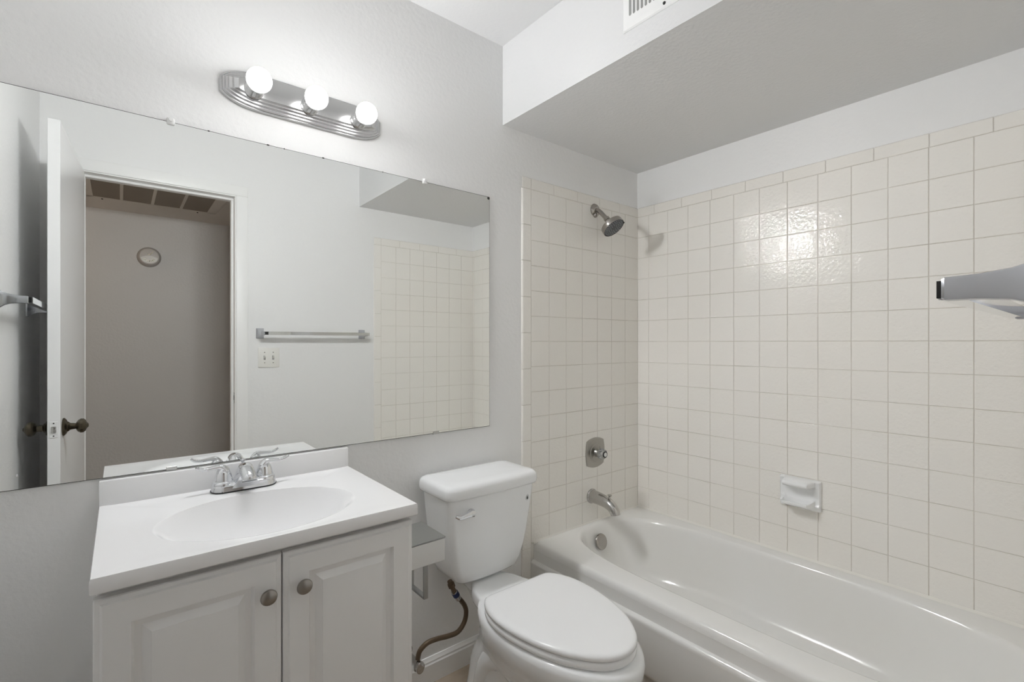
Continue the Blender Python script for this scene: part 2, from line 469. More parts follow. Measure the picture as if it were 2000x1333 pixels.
# worn black spots in the silvering along the edges
for x, z, rx, rz in ((1.150, 1.831, 0.006, 0.0055), (0.19, 1.8362, 0.003, 0.0018), (0.34, 1.8362, 0.004, 0.0022), (0.385, 1.8362, 0.002, 0.0018),
                     (0.50, 1.8362, 0.004, 0.0022), (-0.235, 1.8362, 0.004, 0.002), (0.70, 1.8362, 0.002, 0.0018)):
    mb.lathe([(0, 1.0), (0.0013, 1.0), (0.0014, 0.01)], (0, 0, 0), (0, -1, 0), 14)
    mb.bm.verts.ensure_lookup_table()
    for v in mb.bm.verts[-42:]:
        v.co = Vector((x + v.co.x * rx, -0.0050 + v.co.y, z + v.co.z * rz))
obj('silvering_edge', mb, EDGE, mirror, smooth=False)
for x in (0.104, 0.862):
    mb = MB().box((x - 0.009, -0.012, MZ1 - 0.009), (x + 0.009, -0.0002, MZ1 + 0.010), 0.004, 2)
    mb.lathe([(0, 0.006), (0.003, 0.005), (0.0032, 0)], (x, -0.012, MZ1 + 0.004), (0, -1, 0), 12)
    obj('clip', mb, CLIPM, mirror)['label'] = 'clear plastic mirror clip on the top edge'
for x in (0.106, 0.909):
    mb = MB().box((x - 0.012, -0.0085, MZ0 - 0.002), (x + 0.012, -0.0055, MZ0 + 0.008), 0.001, 1)
    mb.box((x - 0.012, -0.0085, MZ0 - 0.0025), (x + 0.012, -0.0002, MZ0 - 0.0005))
    obj('clip', mb, STEEL, mirror)['label'] = 'metal mirror clip on the bottom edge'

# ------------------------------------------------------------------ vanity light
LX, LZ = 0.4535, 1.981
fix = thing('vanity_light', 'brushed nickel bar light with three lit globe bulbs above the mirror', 'light fixture', (LX, 0, LZ - 0.055))
A, B, E0 = 0.237, 0.055, 0.021
def outline(ix, iz, y):
    a, b, e = A - ix, B - iz, max(E0 - iz * 0.25, 0.006)
    P = []
    def quarter(sx, sz, rev):
        pts = []
        for k in range(9):
            t = k / 8
            p0 = (a, e); p1 = (a - 0.030, b); p2 = (a - 0.105, b)
            q = ((1 - t) ** 2 * p0[0] + 2 * t * (1 - t) * p1[0] + t * t * p2[0], (1 - t) ** 2 * p0[1] + 2 * t * (1 - t) * p1[1] + t * t * p2[1])
            pts.append((sx * q[0], sz * q[1]))
        return pts[::-1] if rev else pts
    P += quarter(1, 1, False); P += quarter(-1, 1, True); P += quarter(-1, -1, False); P += quarter(1, -1, True)
    return [Vector((LX + x, y, LZ + z)) for x, z in P]
lv = [(0, 0, 0), (0, 0, -0.006), (0.002, 0.002, -0.0105), (0.005, 0.005, -0.010), (0.009, 0.008, -0.016), (0.013, 0.012, -0.0165), (0.017, 0.015, -0.0225), (0.021, 0.019, -0.023), (0.027, 0.022, -0.029), (0.032, 0.026, -0.030), (0.042, 0.029, -0.0365), (0.048, 0.0315, -0.037)]
obj('back_plate', MB().rings([outline(*l) for l in lv], False, True), NICKEL, fix, angle=18)
BX = (0.297, 0.450, 0.603)
for bx in BX:
    mb = MB().lathe([(0.030, 0.026), (0.038, 0.026), (0.041, 0.023), (0.044, 0.0245), (0.047, 0.0225), (0.050, 0.024), (0.053, 0.022), (0.056, 0.0235), (0.059, 0.0215),
                     (0.062, 0.023), (0.066, 0.021), (0.070, 0.020), (0.0705, 0.012)], (bx, 0, LZ - 0.008), (0, -1, 0), 32)
    obj('socket', mb, NICKEL, fix)
    mb = MB()
    mb.lathe([(0.066, 0.0120), (0.071, 0.0130)] + [(0.1035 - 0.0325 * math.cos(0.44 + t * (PI - 0.44) / 20), 0.0325 * math.sin(0.44 + t * (PI - 0.44) / 20)) for t in range(20)] + [(0.136, 0.0)],
             (bx, 0, LZ - 0.008), (0, -1, 0), 32)
    obj('bulb', mb, BULBM, fix, angle=80)['label'] = 'lit white globe bulb'
    ld = bpy.data.lights.new('bulb_light', 'POINT')
    ld.shadow_soft_size = 0.0335
    ld.color = (0.972, 0.986, 1.0)
    ld.energy = BULB_POWER
    ld.use_nodes = True
    nt = ld.node_tree; em = nt.nodes['Emission']
    lf = nt.nodes.new('ShaderNodeLightFalloff'); lf.inputs['Strength'].default_value = 119.0; lf.inputs['Smooth'].default_value = 0.03
    nt.links.new(lf.outputs['Linear'], em.inputs['Strength'])
    lo = bpy.data.objects.new('bulb_light', ld); COL.objects.link(lo)
    lo.parent = fix; lo.location = Vector((bx, -0.1035, LZ - 0.008)) - ORIG[fix.name]

# ------------------------------------------------------------------ vanity cabinet
VX0, VX1 = -0.037, 0.571
van = thing('vanity_cabinet', 'white two-door vanity cabinet with raised panel doors', 'cabinet', (0.267, -0.25, 0))
mb = MB().box((VX0 + 0.004, -0.452, 0.0), (VX0 + 0.020, -0.004, 0.8195), 0.001, 1)
mb.box((VX1 - 0.019, -0.452, 0.0), (VX1 - 0.003, -0.004, 0.8195), 0.001, 1)
mb.box((VX0 + 0.020, -0.452, 0.10), (VX1 - 0.019, -0.004, 0.116))
mb.box((VX0 + 0.020, -0.016, 0.116), (VX1 - 0.019, -0.004, 0.8195))
mb.box((VX0 + 0.020, -0.452, 0.776), (VX1 - 0.019, -0.436, 0.8195))
mb.box((VX0 + 0.020, -0.400, 0.0), (VX1 - 0.019, -0.388, 0.10))
obj('body', mb, CABM, van)
def rectring(x0, x1, z0, z1, i, y): return [Vector((x0 + i, y, z0 + i)), Vector((x1 - i, y, z0 + i)), Vector((x1 - i, y, z1 - i)), Vector((x0 + i, y, z1 - i))]
for (x0, x1, kx) in ((VX0, 0.2655, 0.236), (0.2685, VX1, 0.306)):
    F = -0.475
    z0, z1 = 0.115, 0.803
    lv = [(0, -0.453), (0, F + 0.007), (0.002, F + 0.005), (0.009, F + 0.0038), (0.0125, F), (0.052, F), (0.0565, F + 0.010), (0.0675, F + 0.0115), (0.0685, F + 0.011), (0.081, F + 0.003), (0.0815, F + 0.0015), (0.086, F + 0.001)]
    d = obj('door', MB().rings([rectring(x0, x1, z0, z1, i, y) for i, y in lv], True, True), CABM, van, angle=12)
    mb = MB().lathe([(0, 0.006), (0.004, 0.0055), (0.010, 0.0065), (0.013, 0.011), (0.016, 0.0155), (0.019, 0.0163), (0.022, 0.0150), (0.0245, 0.010), (0.0255, 0.0)],
                    (kx, F, 0.728), (0, -1, 0), 32)
    obj('knob', mb, KNOBM, d)['label'] = 'round pewter cabinet knob'

# ------------------------------------------------------------------ vanity top with basin
CT, CX0, CX1, CYF = 0.847, -0.041, 0.576, -0.490
top = thing('integrated_sink', 'glossy white vanity top with integral oval sink', 'sink', (0.267, -0.25, 0.82))
NX, NY = 110, 90
SX, SY, SA, SB, SD = 0.268, -0.296, 0.215, 0.166, 0.145
def topz(x, y):
    r = math.sqrt(((x - SX) / SA) ** 2 + ((y - SY) / SB) ** 2)
    z = CT
    if r < 1.0:
        fr_ = 0.5 - 0.5 * max(-1.0, min(1.0, (y - SY) / SB * 1.2))       # 0 at the back, 1 at the front
        z -= SD * (1 - r ** (4.2 - 2.2 * fr_)) ** (1.0 + 0.95 * fr_)
    # slightly raised rim at the edges of the top
    ed = min(x - CX0, CX1 - x, y - CYF)
    z += 0.002 * max(0.0, 1 - ed / 0.02) if ed < 0.02 else 0
    return z
mb = MB()
RX0, RX1, RY0, RY1 = CX0 + 0.005, CX1 - 0.005, CYF + 0.005, -0.012
NA = 216
an = [2 * PI * q / NA for q in range(NA)]
for cx, cy in ((RX0, RY0), (RX1, RY0), (RX1, RY1), (RX0, RY1)):
    a = math.atan2((cy - SY) / SB, (cx - SX) / SA) % (2 * PI)
    i = min(range(NA), key=lambda q: abs(an[q] - a)); an[i] = a
def edge_scale(a):
    dx, dy = SA * math.cos(a), SB * math.sin(a)
    tx = (RX1 - SX) / dx if dx > 1e-9 else ((RX0 - SX) / dx if dx < -1e-9 else 1e9)
    ty = (RY1 - SY) / dy if dy > 1e-9 else ((RY0 - SY) / dy if dy < -1e-9 else 1e9)
    return min(tx, ty)
EDG = [edge_scale(a) for a in an]
radii = [0.02] + [0.05 * q for q in range(2, 15)] + [0.70 + 0.02 * q for q in range(1, 13)] + [0.955, 0.97, 0.98, 0.988, 0.994, 1.0, 1.01, 1.025, 1.045]
srings = []
for r in radii:
    srings.append([Vector((SX + SA * math.cos(a) * min(r, e), SY + SB * math.sin(a) * min(r, e), topz(SX + SA * math.cos(a) * min(r, e * 0.9995), SY + SB * math.sin(a) * min(r, e * 0.9995)))) for a, e in zip(an, EDG)])
for f in (0.5, 1.0):
    ring = []
    for a, e in zip(an, EDG):
        r = 1.045 + (e - 1.045) * f if e > 1.045 else e
        x, y = SX + SA * math.cos(a) * r, SY + SB * math.sin(a) * r
        ring.append(Vector((x, y, topz(x, y))))
    srings.append(ring)
for d, z in ((0.0035, CT + 0.0012), (0.005, CT - 0.003), (0.005, 0.8225), (0.003, 0.820)):
    ring = []
    for p in srings[-1] if z > CT else srings[len(radii) + 1]:
        nx = -1 if abs(p.x - RX0) < 1e-5 else (1 if abs(p.x - RX1) < 1e-5 else 0)
        ny = -1 if abs(p.y - RY0) < 1e-5 else (1 if abs(p.y - RY1) < 1e-5 else 0)
        ring.append(Vector((p.x + nx * d, p.y + ny * d, z)))
    srings.append(ring)
mb.rings(srings, True, False)
obj('basin_top', mb, SOLID, top, angle=60)
mb = MB().box((CX0, -0.020, CT - 0.02), (CX1, -0.0005, 0.909), 0.003, 2)
obj('backsplash', mb, SOLID, top)
mb = MB()
mb.lathe([(0, 0.021), (0.002, 0.022), (0.003, 0.018), (0.001, 0.014), (0.0, 0.0)], (SX, SY, CT - SD - 0.004), (0, 0, 1), 28)
obj('drain', mb, CHROME, top)

# ------------------------------------------------------------------ faucet
FX, FY = 0.268, -0.062
fau = thing('sink_faucet', 'chrome two-handle faucet on the back of the vanity top', 'faucet', (FX, FY, CT))
def stadium(a, b, z, n=12, cx=FX, cy=FY):
    P = []
    for k in range(n + 1):
        t = -PI / 2 + PI * k / n; P.append(Vector((cx + a - b + b * math.cos(t), cy + b * math.sin(t), z)))
    for k in range(n + 1):
        t = PI / 2 + PI * k / n; P.append(Vector((cx - a + b + b * math.cos(t), cy + b * math.sin(t), z)))
    return P
Z = CT - 0.0005
mb = MB().rings([stadium(0.0805, 0.031, Z + 0.001), stadium(0.082, 0.0325, Z + 0.004)], True, True)
obj('gasket', mb, BLACK, fau)
mb = MB().rings([stadium(0.080, 0.031, Z + 0.003), stadium(0.0785, 0.0295, Z + 0.012), stadium(0.075, 0.027, Z + 0.020), stadium(0.070, 0.022, Z + 0.0235)], True, True)
for s in (-1, 1):
    mb.lathe([(0.018, 0.027), (0.024, 0.0265), (0.027, 0.024), (0.028, 0.0225)], (FX + s * 0.0508, FY, Z), (0, 0, 1), 28)
obj('base', mb, CHROME, fau, angle=40)
for s in (-1, 1):
    hx = FX + s * 0.0508
    mb = MB().lathe([(0.027, 0.0225), (0.031, 0.0228), (0.034, 0.0215), (0.045, 0.0195), (0.055, 0.0155), (0.063, 0.010), (0.067, 0.004), (0.068, 0.0)], (hx, FY, Z), (0, 0, 1), 28)
    mb.tube([(hx - s * 0.010, FY - 0.004, Z + 0.038), (hx - s * 0.007, FY - 0.003, Z + 0.056), (hx + s * 0.004, FY - 0.002, Z + 0.0665), (hx + s * 0.020, FY - 0.002, Z + 0.067), (hx + s * 0.040, FY - 0.003, Z + 0.0655), (hx + s * 0.054, FY - 0.004, Z + 0.0685), (hx + s * 0.063, FY - 0.005, Z + 0.0745)],
            [0.009, 0.0095, 0.0085, 0.0062, 0.0056, 0.0058, 0.0042], 14, flat=(0.8, 1.15))
    obj('handle', mb, CHROME, fau, angle=60)
mb = MB().tube([(FX, FY + 0.008, Z + 0.014), (FX, FY + 0.004, Z + 0.040), (FX, FY - 0.012, Z + 0.054), (FX, FY - 0.038, Z + 0.053), (FX, FY - 0.062, Z + 0.042), (FX, FY - 0.068, Z + 0.036)],
               [0.023, 0.021, 0.0195, 0.0185, 0.0175, 0.0170], 24, flat=(0.95, 1.0))
mb.lathe([(0.0, 0.0185), (0.004, 0.0187), (0.007, 0.0175), (0.0075, 0.012)], (FX, FY - 0.0655, Z + 0.040), (0, -0.5, -1), 24)
# flared skirt that joins the spout to the base
mb.rings([[Vector((FX + sx_ * a, FY + y, Z + z)) for sx_, y in ((-1, y0_), (1, y0_), (1, 0.014), (-1, 0.014))] for a, y0_, z in ((0.036, -0.029, 0.008), (0.026, -0.034, 0.024), (0.019, -0.040, 0.040), (0.014, -0.040, 0.050))], True, True)
obj('spout', mb, CHROME, fau, angle=60)
mb = MB().lathe([(0.03, 0.0025), (0.066, 0.0025), (0.067, 0.004), (0.073, 0.0065), (0.076, 0.0068), (0.077, 0.004), (0.0772, 0)], (FX, FY + 0.023, Z), (0, 0, 1), 16)
obj('lift_rod', mb, CHROME, fau)

# ------------------------------------------------------------------ toilet paper holder on the cabinet side
tp = thing('toilet_paper_holder', 'grey metal toilet paper holder box on the side of the vanity', 'toilet paper holder', (VX1, -0.38, 0.56))
mb = MB().box((VX1 - 0.003, -0.450, 0.664), (0.679, -0.315, 0.7235), 0.0012, 1)
obj('box', mb, HOLDERM, tp)
mb = MB().box((VX1 - 0.003, -0.4515, 0.7248), (0.6805, -0.314, 0.7285), 0.001, 1)
obj('lid', mb, HOLDTOP, tp)
mb = MB()
for y in (-0.412, -0.330):
    mb.box((0.634, y - 0.003, 0.560), (0.648, y + 0.003, 0.666), 0.001, 1)
mb.box((0.634, -0.415, 0.556), (0.648, -0.327, 0.562), 0.001, 1)
obj('roll_arm', mb, HOLDTOP, tp)

# ------------------------------------------------------------------ toilet
TX = 1.020
toi = thing('toilet', 'white two-piece toilet with closed lid between vanity and bathtub', 'toilet', (TX, -0.4, 0))
def egg(cx, yc, w, lf, lb, z, n=48, ef=2.0, eb=2.0):
    P = []
    for k in range(n):
        t = 2 * PI * k / n; c, s = math.cos(t), math.sin(t)
        e = ef if s < 0 else eb
        x = w * math.copysign(abs(c) ** (2 / (e if s >= 0 else 2.0)), c)
        y = (lf if s < 0 else lb) * math.copysign(abs(s) ** (2 / e), s)
        P.append(Vector((cx + x, yc + y, z)))
    return P
mb = MB()
R = [(0.0, 0.100, -0.36, 0.265, 0.27, 2.4), (0.010, 0.102, -0.36, 0.268, 0.27, 2.4), (0.05, 0.096, -0.36, 0.258, 0.26, 2.3), (0.13, 0.086, -0.36, 0.260, 0.25, 2.2), (0.20, 0.092, -0.39, 0.275, 0.24, 2.2), (0.25, 0.112, -0.43, 0.285, 0.22, 2.1), (0.30, 0.146, -0.45, 0.318, 0.24, 2.2),
     (0.335, 0.165, -0.48, 0.325, 0.24, 2.2), (0.365, 0.177, -0.49, 0.328, 0.24, 2.3), (0.39, 0.180, -0.495, 0.326, 0.25, 2.4), (0.405, 0.178, -0.495, 0.322, 0.25, 2.4), (0.411, 0.170, -0.495, 0.312, 0.24, 2.4)]
mb.rings([egg(TX, yc, w_, lf, lb, z, 56, 2.0, eb) for z, w_, yc, lf, lb, eb in R], True, True)
# deck under the tank
def rrect(x0, x1, y0, y1, z, r, n=5):
    P = []
    for cx, cy, a0 in ((x1 - r, y1 - r, 0), (x0 + r, y1 - r, PI / 2), (x0 + r, y0 + r, PI), (x1 - r, y0 + r, 1.5 * PI)):
        for k in range(n + 1):
            t = a0 + PI / 2 * k / n; P.append(Vector((cx + r * math.cos(t), cy + r * math.sin(t), z)))
    return P
def deck(k, z, r0):
    hb, hf = 0.090 + k, 0.132 + k
    P = [(hb - 0.045, -0.06 + k), (hb - 0.032, -0.16), (hb + 0.002, -0.215), (hf, -0.37), (hf - 0.01, -0.42)]
    Q = []
    for a, b in zip(P[:-1], P[1:]):
        for t in range(4): Q.append((a[0] + (b[0] - a[0]) * t / 4, a[1] + (b[1] - a[1]) * t / 4))
    Q.append(P[-1])
    return [Vector((TX + x, y, z)) for x, y in Q] + [Vector((TX - x, y, z)) for x, y in reversed(Q)]
mb.rings([deck(-0.035, 0.30, 0), deck(-0.022, 0.345, 0), deck(-0.004, 0.366, 0), deck(0.0, 0.375, 0), deck(0.0, 0.404, 0), deck(-0.004, 0.410, 0), deck(-0.012, 0.412, 0)], True, True)
# trapway bulges on both sides
for s in (-1, 1):
    mb.tube([(TX + s * 0.056, -0.60, 0.08), (TX + s * 0.062, -0.52, 0.17), (TX + s * 0.062, -0.40, 0.235), (TX + s * 0.056, -0.29, 0.20), (TX + s * 0.052, -0.235, 0.10), (TX + s * 0.050, -0.23, 0.012)], [0.02, 0.036, 0.042, 0.042, 0.040, 0.040], 16)
bowl = obj('bowl', mb, PORC, toi, angle=50)
# seat and lid
SEAT = [(-0.345, 0.0), (-0.345, 0.06), (-0.345, 0.112), (-0.349, 0.130), (-0.362, 0.144), (-0.39, 0.160), (-0.43, 0.173), (-0.475, 0.178), (-0.53, 0.176), (-0.59, 0.166), (-0.64, 0.152), (-0.69, 0.132), (-0.73, 0.107), (-0.76, 0.082), (-0.781, 0.054), (-0.793, 0.025), (-0.796, 0.0)]
def seatring(g, z):
    cx, yc = 1.018, -0.54
    half = []
    n = len(SEAT)
    for i in range(n - 1):
        p0, p1, p2, p3 = SEAT[max(i - 1, 0)], SEAT[i], SEAT[i + 1], SEAT[min(i + 2, n - 1)]
        for k in range(3):
            t = k / 3
            half.append(tuple(0.5 * (2 * b + (c - a) * t + (2 * a - 5 * b + 4 * c - d) * t * t + (3 * b - a - 3 * c + d) * t ** 3) for a, b, c, d in zip(p0, p1, p2, p3)))
    half.append(SEAT[-1])
    ring = [(hw, y) for y, hw in half] + [(-hw, y) for y, hw in reversed(half[1:-1])]
    sx_ = (0.178 - g) / 0.178; sy_ = (0.226 - g) / 0.226
    return [Vector((cx + x * sx_, -0.570 + (y + 0.570) * sy_, z)) for x, y in ring]
mb = MB().rings([seatring(0.012, 0.4125), seatring(0.004, 0.414), seatring(0.0, 0.419), seatring(0.0, 0.429), seatring(0.004, 0.434), seatring(0.012, 0.435)], True, True)
obj('seat', mb, SEATM, toi, angle=60)
mb = MB().rings([seatring(0.010, 0.4365), seatring(0.003, 0.4375), seatring(-0.001, 0.441), seatring(-0.0005, 0.449), seatring(0.004, 0.4535), seatring(0.012, 0.4555), seatring(0.03, 0.4562), seatring(0.09, 0.4570)], True, True)
obj('lid', mb, SEATM, toi, angle=60)
for s in (-1, 1):
    mb = MB().box((TX + s * 0.075 - 0.020, -0.352, 0.411), (TX + s * 0.075 + 0.020, -0.322, 0.437), 0.007, 3)
    obj('hinge', mb, SEATM, toi)
# tank
mb = MB()
def tankring(hw, yf, z, yb=-0.030, r=0.035, bow=0.010):
    P = []
    x0, x1 = TX + 0.003 - hw, TX + 0.003 + hw
    pts = rrect(x0, x1, yf, yb, z, r, 6)
    out = []
    for p in pts:
        if p.y < yf + r * 1.01:
            p = Vector((p.x, p.y - bow * max(0.0, 1 - ((p.x - TX - 0.003) / hw) ** 2), p.z))
        out.append(p)
    return out
def dens(hw, yf, z, **k):
    k.setdefault('r', 0.024)
    # densify the front so that it bows smoothly
    P = tankring(hw, yf, z, bow=0.0, **k); Q = []
    n = len(P)
    bow = 0.012
    for i in range(n):
        a, b = P[i], P[(i + 1) % n]
        m = 8 if (a - b).length > hw else 1
        for j in range(m):
            q = a.lerp(b, j / m)
            if q.y < -0.12:
                q = Vector((q.x, q.y - bow * max(0, 1 - ((q.x - TX - 0.003) / hw) ** 2), q.z))
            Q.append(q)
    return Q
TR = [(0.105, -0.165, 0.418), (0.122, -0.180, 0.421), (0.132, -0.188, 0.430), (0.146, -0.194, 0.458), (0.158, -0.199, 0.50), (0.168, -0.203, 0.55), (0.178, -0.209, 0.62), (0.186, -0.215, 0.69), (0.189, -0.218, 0.728), (0.180, -0.21, 0.729)]
mb.rings([dens(a, b, c) for a, b, c in TR], True, True)
obj('tank', mb, PORC, toi, angle=50)
mb = MB()
LR = [(0.192, -0.221, 0.726), (0.1975, -0.2265, 0.7275), (0.2005, -0.2295, 0.733), (0.2015, -0.2305, 0.742), (0.2005, -0.230, 0.757), (0.1985, -0.228, 0.763), (0.195, -0.2245, 0.768), (0.189, -0.219, 0.772), (0.180, -0.211, 0.7745), (0.15, -0.18, 0.7765), (0.08, -0.12, 0.777)]
def lidr(a, b, c): return dens(a, b, c, yb=-0.016 - max(0, (0.2015 - a)) * 0.6, r=max(0.012, 0.028 - (0.2015 - a) * 0.25))
mb.rings([lidr(a, b, c) for a, b, c in LR], True, True)
obj('tank_lid', mb, PORC, toi, angle=60)
mb = MB().lathe([(0, 0.0145), (0.004, 0.0145), (0.007, 0.011), (0.012, 0.009), (0.013, 0)], (0.917, -0.2205, 0.676), (0, -1, 0.03), 20)
mb.tube([(0.921, -0.235, 0.676), (0.905, -0.239, 0.678), (0.885, -0.241, 0.676), (0.865, -0.240, 0.674), (0.850, -0.236, 0.681)], [0.0115, 0.0105, 0.0075, 0.0062, 0.0045], 14, flat=(1.1, 0.7))
obj('flush_lever', mb, CHROME, toi, angle=60)
# small emblem on the tank front: oval with a dark drop
mb = MB().lathe([(0, 1), (0.0006, 1), (0.0007, 0.9)], (0, 0, 0), (0, -1, 0), 24)
for v in mb.bm.verts: v.co = Vector((1.172 + v.co.x * 0.0095, -0.2182 + v.co.y, 0.676 + v.co.z * 0.0115))
dr = []
for k in range(24):
    t = 2 * PI * k / 24
    dr.append(Vector((1.172 + 0.0046 * math.sin(t) * (math.sin(t / 2) ** 1.2), -0.2190, 0.6755 + 0.0068 * math.cos(t))))
mb.prism(dr, (0, -0.0006, 0), 1)
obj('emblem', mb, [material('emblem_print', (0.62, 0.64, 0.65), 0.4), BLACK], toi)

# ------------------------------------------------------------------ water supply
hose = thing('water_supply_line', 'brown braided water hose curving from wall valve up to the toilet tank', 'hose', (0.80, -0.1, 0.1))
HP = [(0.790, -0.088, 0.165), (0.795, -0.094, 0.195), (0.822, -0.098, 0.214), (0.862, -0.10, 0.214), (0.905, -0.10, 0.207), (0.945, -0.10, 0.207), (0.972, -0.10, 0.232), (0.980, -0.10, 0.265), (0.974, -0.10, 0.290), (0.960, -0.101, 0.312), (0.946, -0.101, 0.330)]
obj('braided_hose', MB().tube(HP, 0.0085, 14, sub=8), HOSEM, hose, angle=80)
mb = MB().tube([(0.947, -0.101, 0.325), (0.936, -0.102, 0.343), (0.926, -0.103, 0.360)], [0.0105, 0.0115, 0.011], 12)
obj('ferrule', mb, WORN, hose)
mb = MB().tube([(0.938, -0.102, 0.340), (0.929, -0.1025, 0.355)], [0.0122, 0.0122], 14)
obj('tag', mb, BLUE, hose)
mb = MB().lathe([(0, 0.009), (0.020, 0.0085), (0.021, 0.013), (0.034, 0.013), (0.035, 0.010), (0.046, 0.0095)], (0.926, -0.103, 0.360), (-0.42, 0, 1), 8)
obj('coupling_nut', mb, HOSEM, hose, angle=20)
val = thing('shutoff_valve', 'small chrome shutoff valve on the wall behind the vanity edge', 'valve', (0.788, -0.05, 0.13))
mb = MB().lathe([(0, 0.026), (0.003, 0.026), (0.008, 0.018), (0.010, 0.009), (0.055, 0.009)], (0.788, -0.0005, 0.150), (0, -1, 0), 24)
mb.lathe([(-0.014, 0.011), (0.012, 0.012), (0.018, 0.0105), (0.026, 0.0105)], (0.788, -0.085, 0.143), (0, 0, 1), 16)
mb.lathe([(0.03, 0.011), (0.075, 0.0115), (0.090, 0.009)], (0.788, 0, 0.150), (0, -1, 0), 16)
obj('valve_body', mb, WORN, val)
mb = MB().lathe([(0.088, 0.006), (0.098, 0.006), (0.099, 0.015), (0.108, 0.0155), (0.110, 0.013)], (0.790, 0.0, 0.146), (0, -1, 0), 20)
for v in mb.bm.verts: v.co.z = 0.146 + (v.co.z - 0.146) * 1.35
obj('handle', mb, WORN, val)

# ------------------------------------------------------------------ bathtub
tub = thing('bathtub', 'white enamelled alcove bathtub with a straight apron', 'bathtub', (1.76, -0.775, 0))
TX0, TX1, TY0, TY1 = 1.390, XR - 0.0005, -0.0005, W + 0.0005
NS = 160
ccx, ccy = 1.780, -0.775
angs = [2 * PI * k / NS for k in range(NS)]
for cx, cy in ((TX0, TY0), (TX0, TY1), (TX1, TY0), (TX1, TY1)):
    a = math.atan2(cy - ccy, cx - ccx) % (2 * PI)
    i = min(range(len(angs)), key=lambda k: abs(angs[k] - a)); angs[i] = a
def sup(hx, y0, y1, cx, z, n):
    yc = (y0 + y1) / 2; hy = (y0 - y1) / 2; P = []
    for a in angs:
        # same direction angle as the outer rectangle, on a superellipse
        dx, dy = math.cos(a), math.sin(a)
        # scale ray from its own centre, using normalised direction for an even spread
        ux, uy = dx / 0.39, dy / 0.777
        l = math.hypot(ux, uy); ux /= l; uy /= l
        r = (abs(ux) ** n + abs(uy) ** n) ** (-1 / n)
        P.append(Vector((cx + hx * ux * r, yc + hy * uy * r, z)))
    return P
def rect(x0, x1, y0, y1, z):
    P = []
    for a in angs:
        dx, dy = math.cos(a), math.sin(a)
        tx = ((x1 - ccx) / dx if dx > 1e-9 else ((x0 - ccx) / dx if dx < -1e-9 else 1e9))
        ty = ((y0 - ccy) / dy if dy > 1e-9 else ((y1 - ccy) / dy if dy < -1e-9 else 1e9))
        t = min(tx, ty)
        P.append(Vector((ccx + dx * t, ccy + dy * t, z)))
    return P
mb = MB()
rings = []
for g, z in ((0.000, 0.352), (0.0015, 0.366), (0.006, 0.376), (0.012, 0.3805), (0.020, 0.382)):
    P = rect(TX0 + g, TX1, TY0, TY1, z); rings.append(P)
for L_, R_, ya, yb, z, n in ((1.487, 2.074, -0.022, -1.502, 0.3815, 3.4), (1.494, 2.069, -0.029, -1.495, 0.3795, 3.35), (1.499, 2.065, -0.036, -1.488, 0.374, 3.3), (1.502, 2.062, -0.042, -1.481, 0.364, 3.25), (1.506, 2.059, -0.050, -1.470, 0.345, 3.2),
                             (1.511, 2.055, -0.060, -1.455, 0.315, 3.1), (1.522, 2.048, -0.080, -1.42, 0.25, 3.0), (1.535, 2.040, -0.102, -1.37, 0.19, 2.95), (1.548, 2.030, -0.118, -1.335, 0.155, 2.9), (1.560, 2.017, -0.132, -1.31, 0.132, 2.9), (1.576, 2.000, -0.150, -1.28, 0.117, 2.85), (1.596, 1.978, -0.172, -1.25, 0.109, 2.8), (1.625, 1.95, -0.20, -1.21, 0.106, 2.7), (1.68, 1.89, -0.28, -1.10, 0.104, 2.4), (1.75, 1.82, -0.45, -0.95, 0.103, 2.2)):
    rings.append(sup((R_ - L_) / 2, ya, yb, (L_ + R_) / 2, z, n))
mb.rings(rings, False, True)
# apron: profile extruded along y
prof = [(TX0, 0.354), (TX0, 0.318), (TX0 - 0.001, 0.311), (TX0 - 0.008, 0.307), (TX0 - 0.013, 0.303), (TX0 - 0.0155, 0.297), (TX0 - 0.015, 0.288), (TX0 - 0.0135, 0.27), (TX0 - 0.010, 0.13), (TX0 - 0.002, 0.112), (TX0 + 0.035, 0.095), (TX0 + 0.085, 0.004), (TX0 + 0.085, 0.0), (TX0 + 0.12, 0.0), (TX0 + 0.12, 0.3), (TX0 + 0.03, 0.354)]
mb.rings([[Vector((x, y, z)) for x, z in prof] for y in (TY0, TY1)], True, True)
obj('shell', mb, TUBM, tub, angle=45)
mb = MB().lathe([(0, 0.036), (0.004, 0.037), (0.008, 0.035), (0.011, 0.028), (0.012, 0.012), (0.0122, 0.0)], (1.755, -0.0735, 0.312), (0, -1, 0.28), 32)
obj('overflow_plate', mb, SHOWERM, tub, angle=40)
mb = MB().lathe([(0, 0.030), (0.003, 0.030), (0.004, 0.022), (0.002, 0.018), (0.0025, 0)], (1.76, -0.28, 0.1045), (0, 0, 1), 28)
obj('drain', mb, WORN, tub)
# caulk beads along the tile
mb = MB()
mb.prism([Vector((TX0 - 0.001, -0.0115, 0.3812)), Vector((TX0 - 0.001, -0.0077, 0.3895)), Vector((TX0 - 0.001, -0.0077, 0.376)), Vector((TX0 - 0.001, -0.0115, 0.376))], (XR - TX0 - 0.008, 0, 0))
mb.prism([Vector((XR - 0.0128, -0.009, 0.3812)), Vector((XR - 0.0078, -0.009, 0.391)), Vector((XR - 0.0078, -0.009, 0.376)), Vector((XR - 0.0128, -0.009, 0.376))], (0, W + 0.018, 0))
mb.box((TX0 - 0.0016, -0.0085, 0.0), (TX0 + 0.002, -0.001, 0.378), 0.001, 1)
obj('caulk_bead', mb, CAULK, tub)

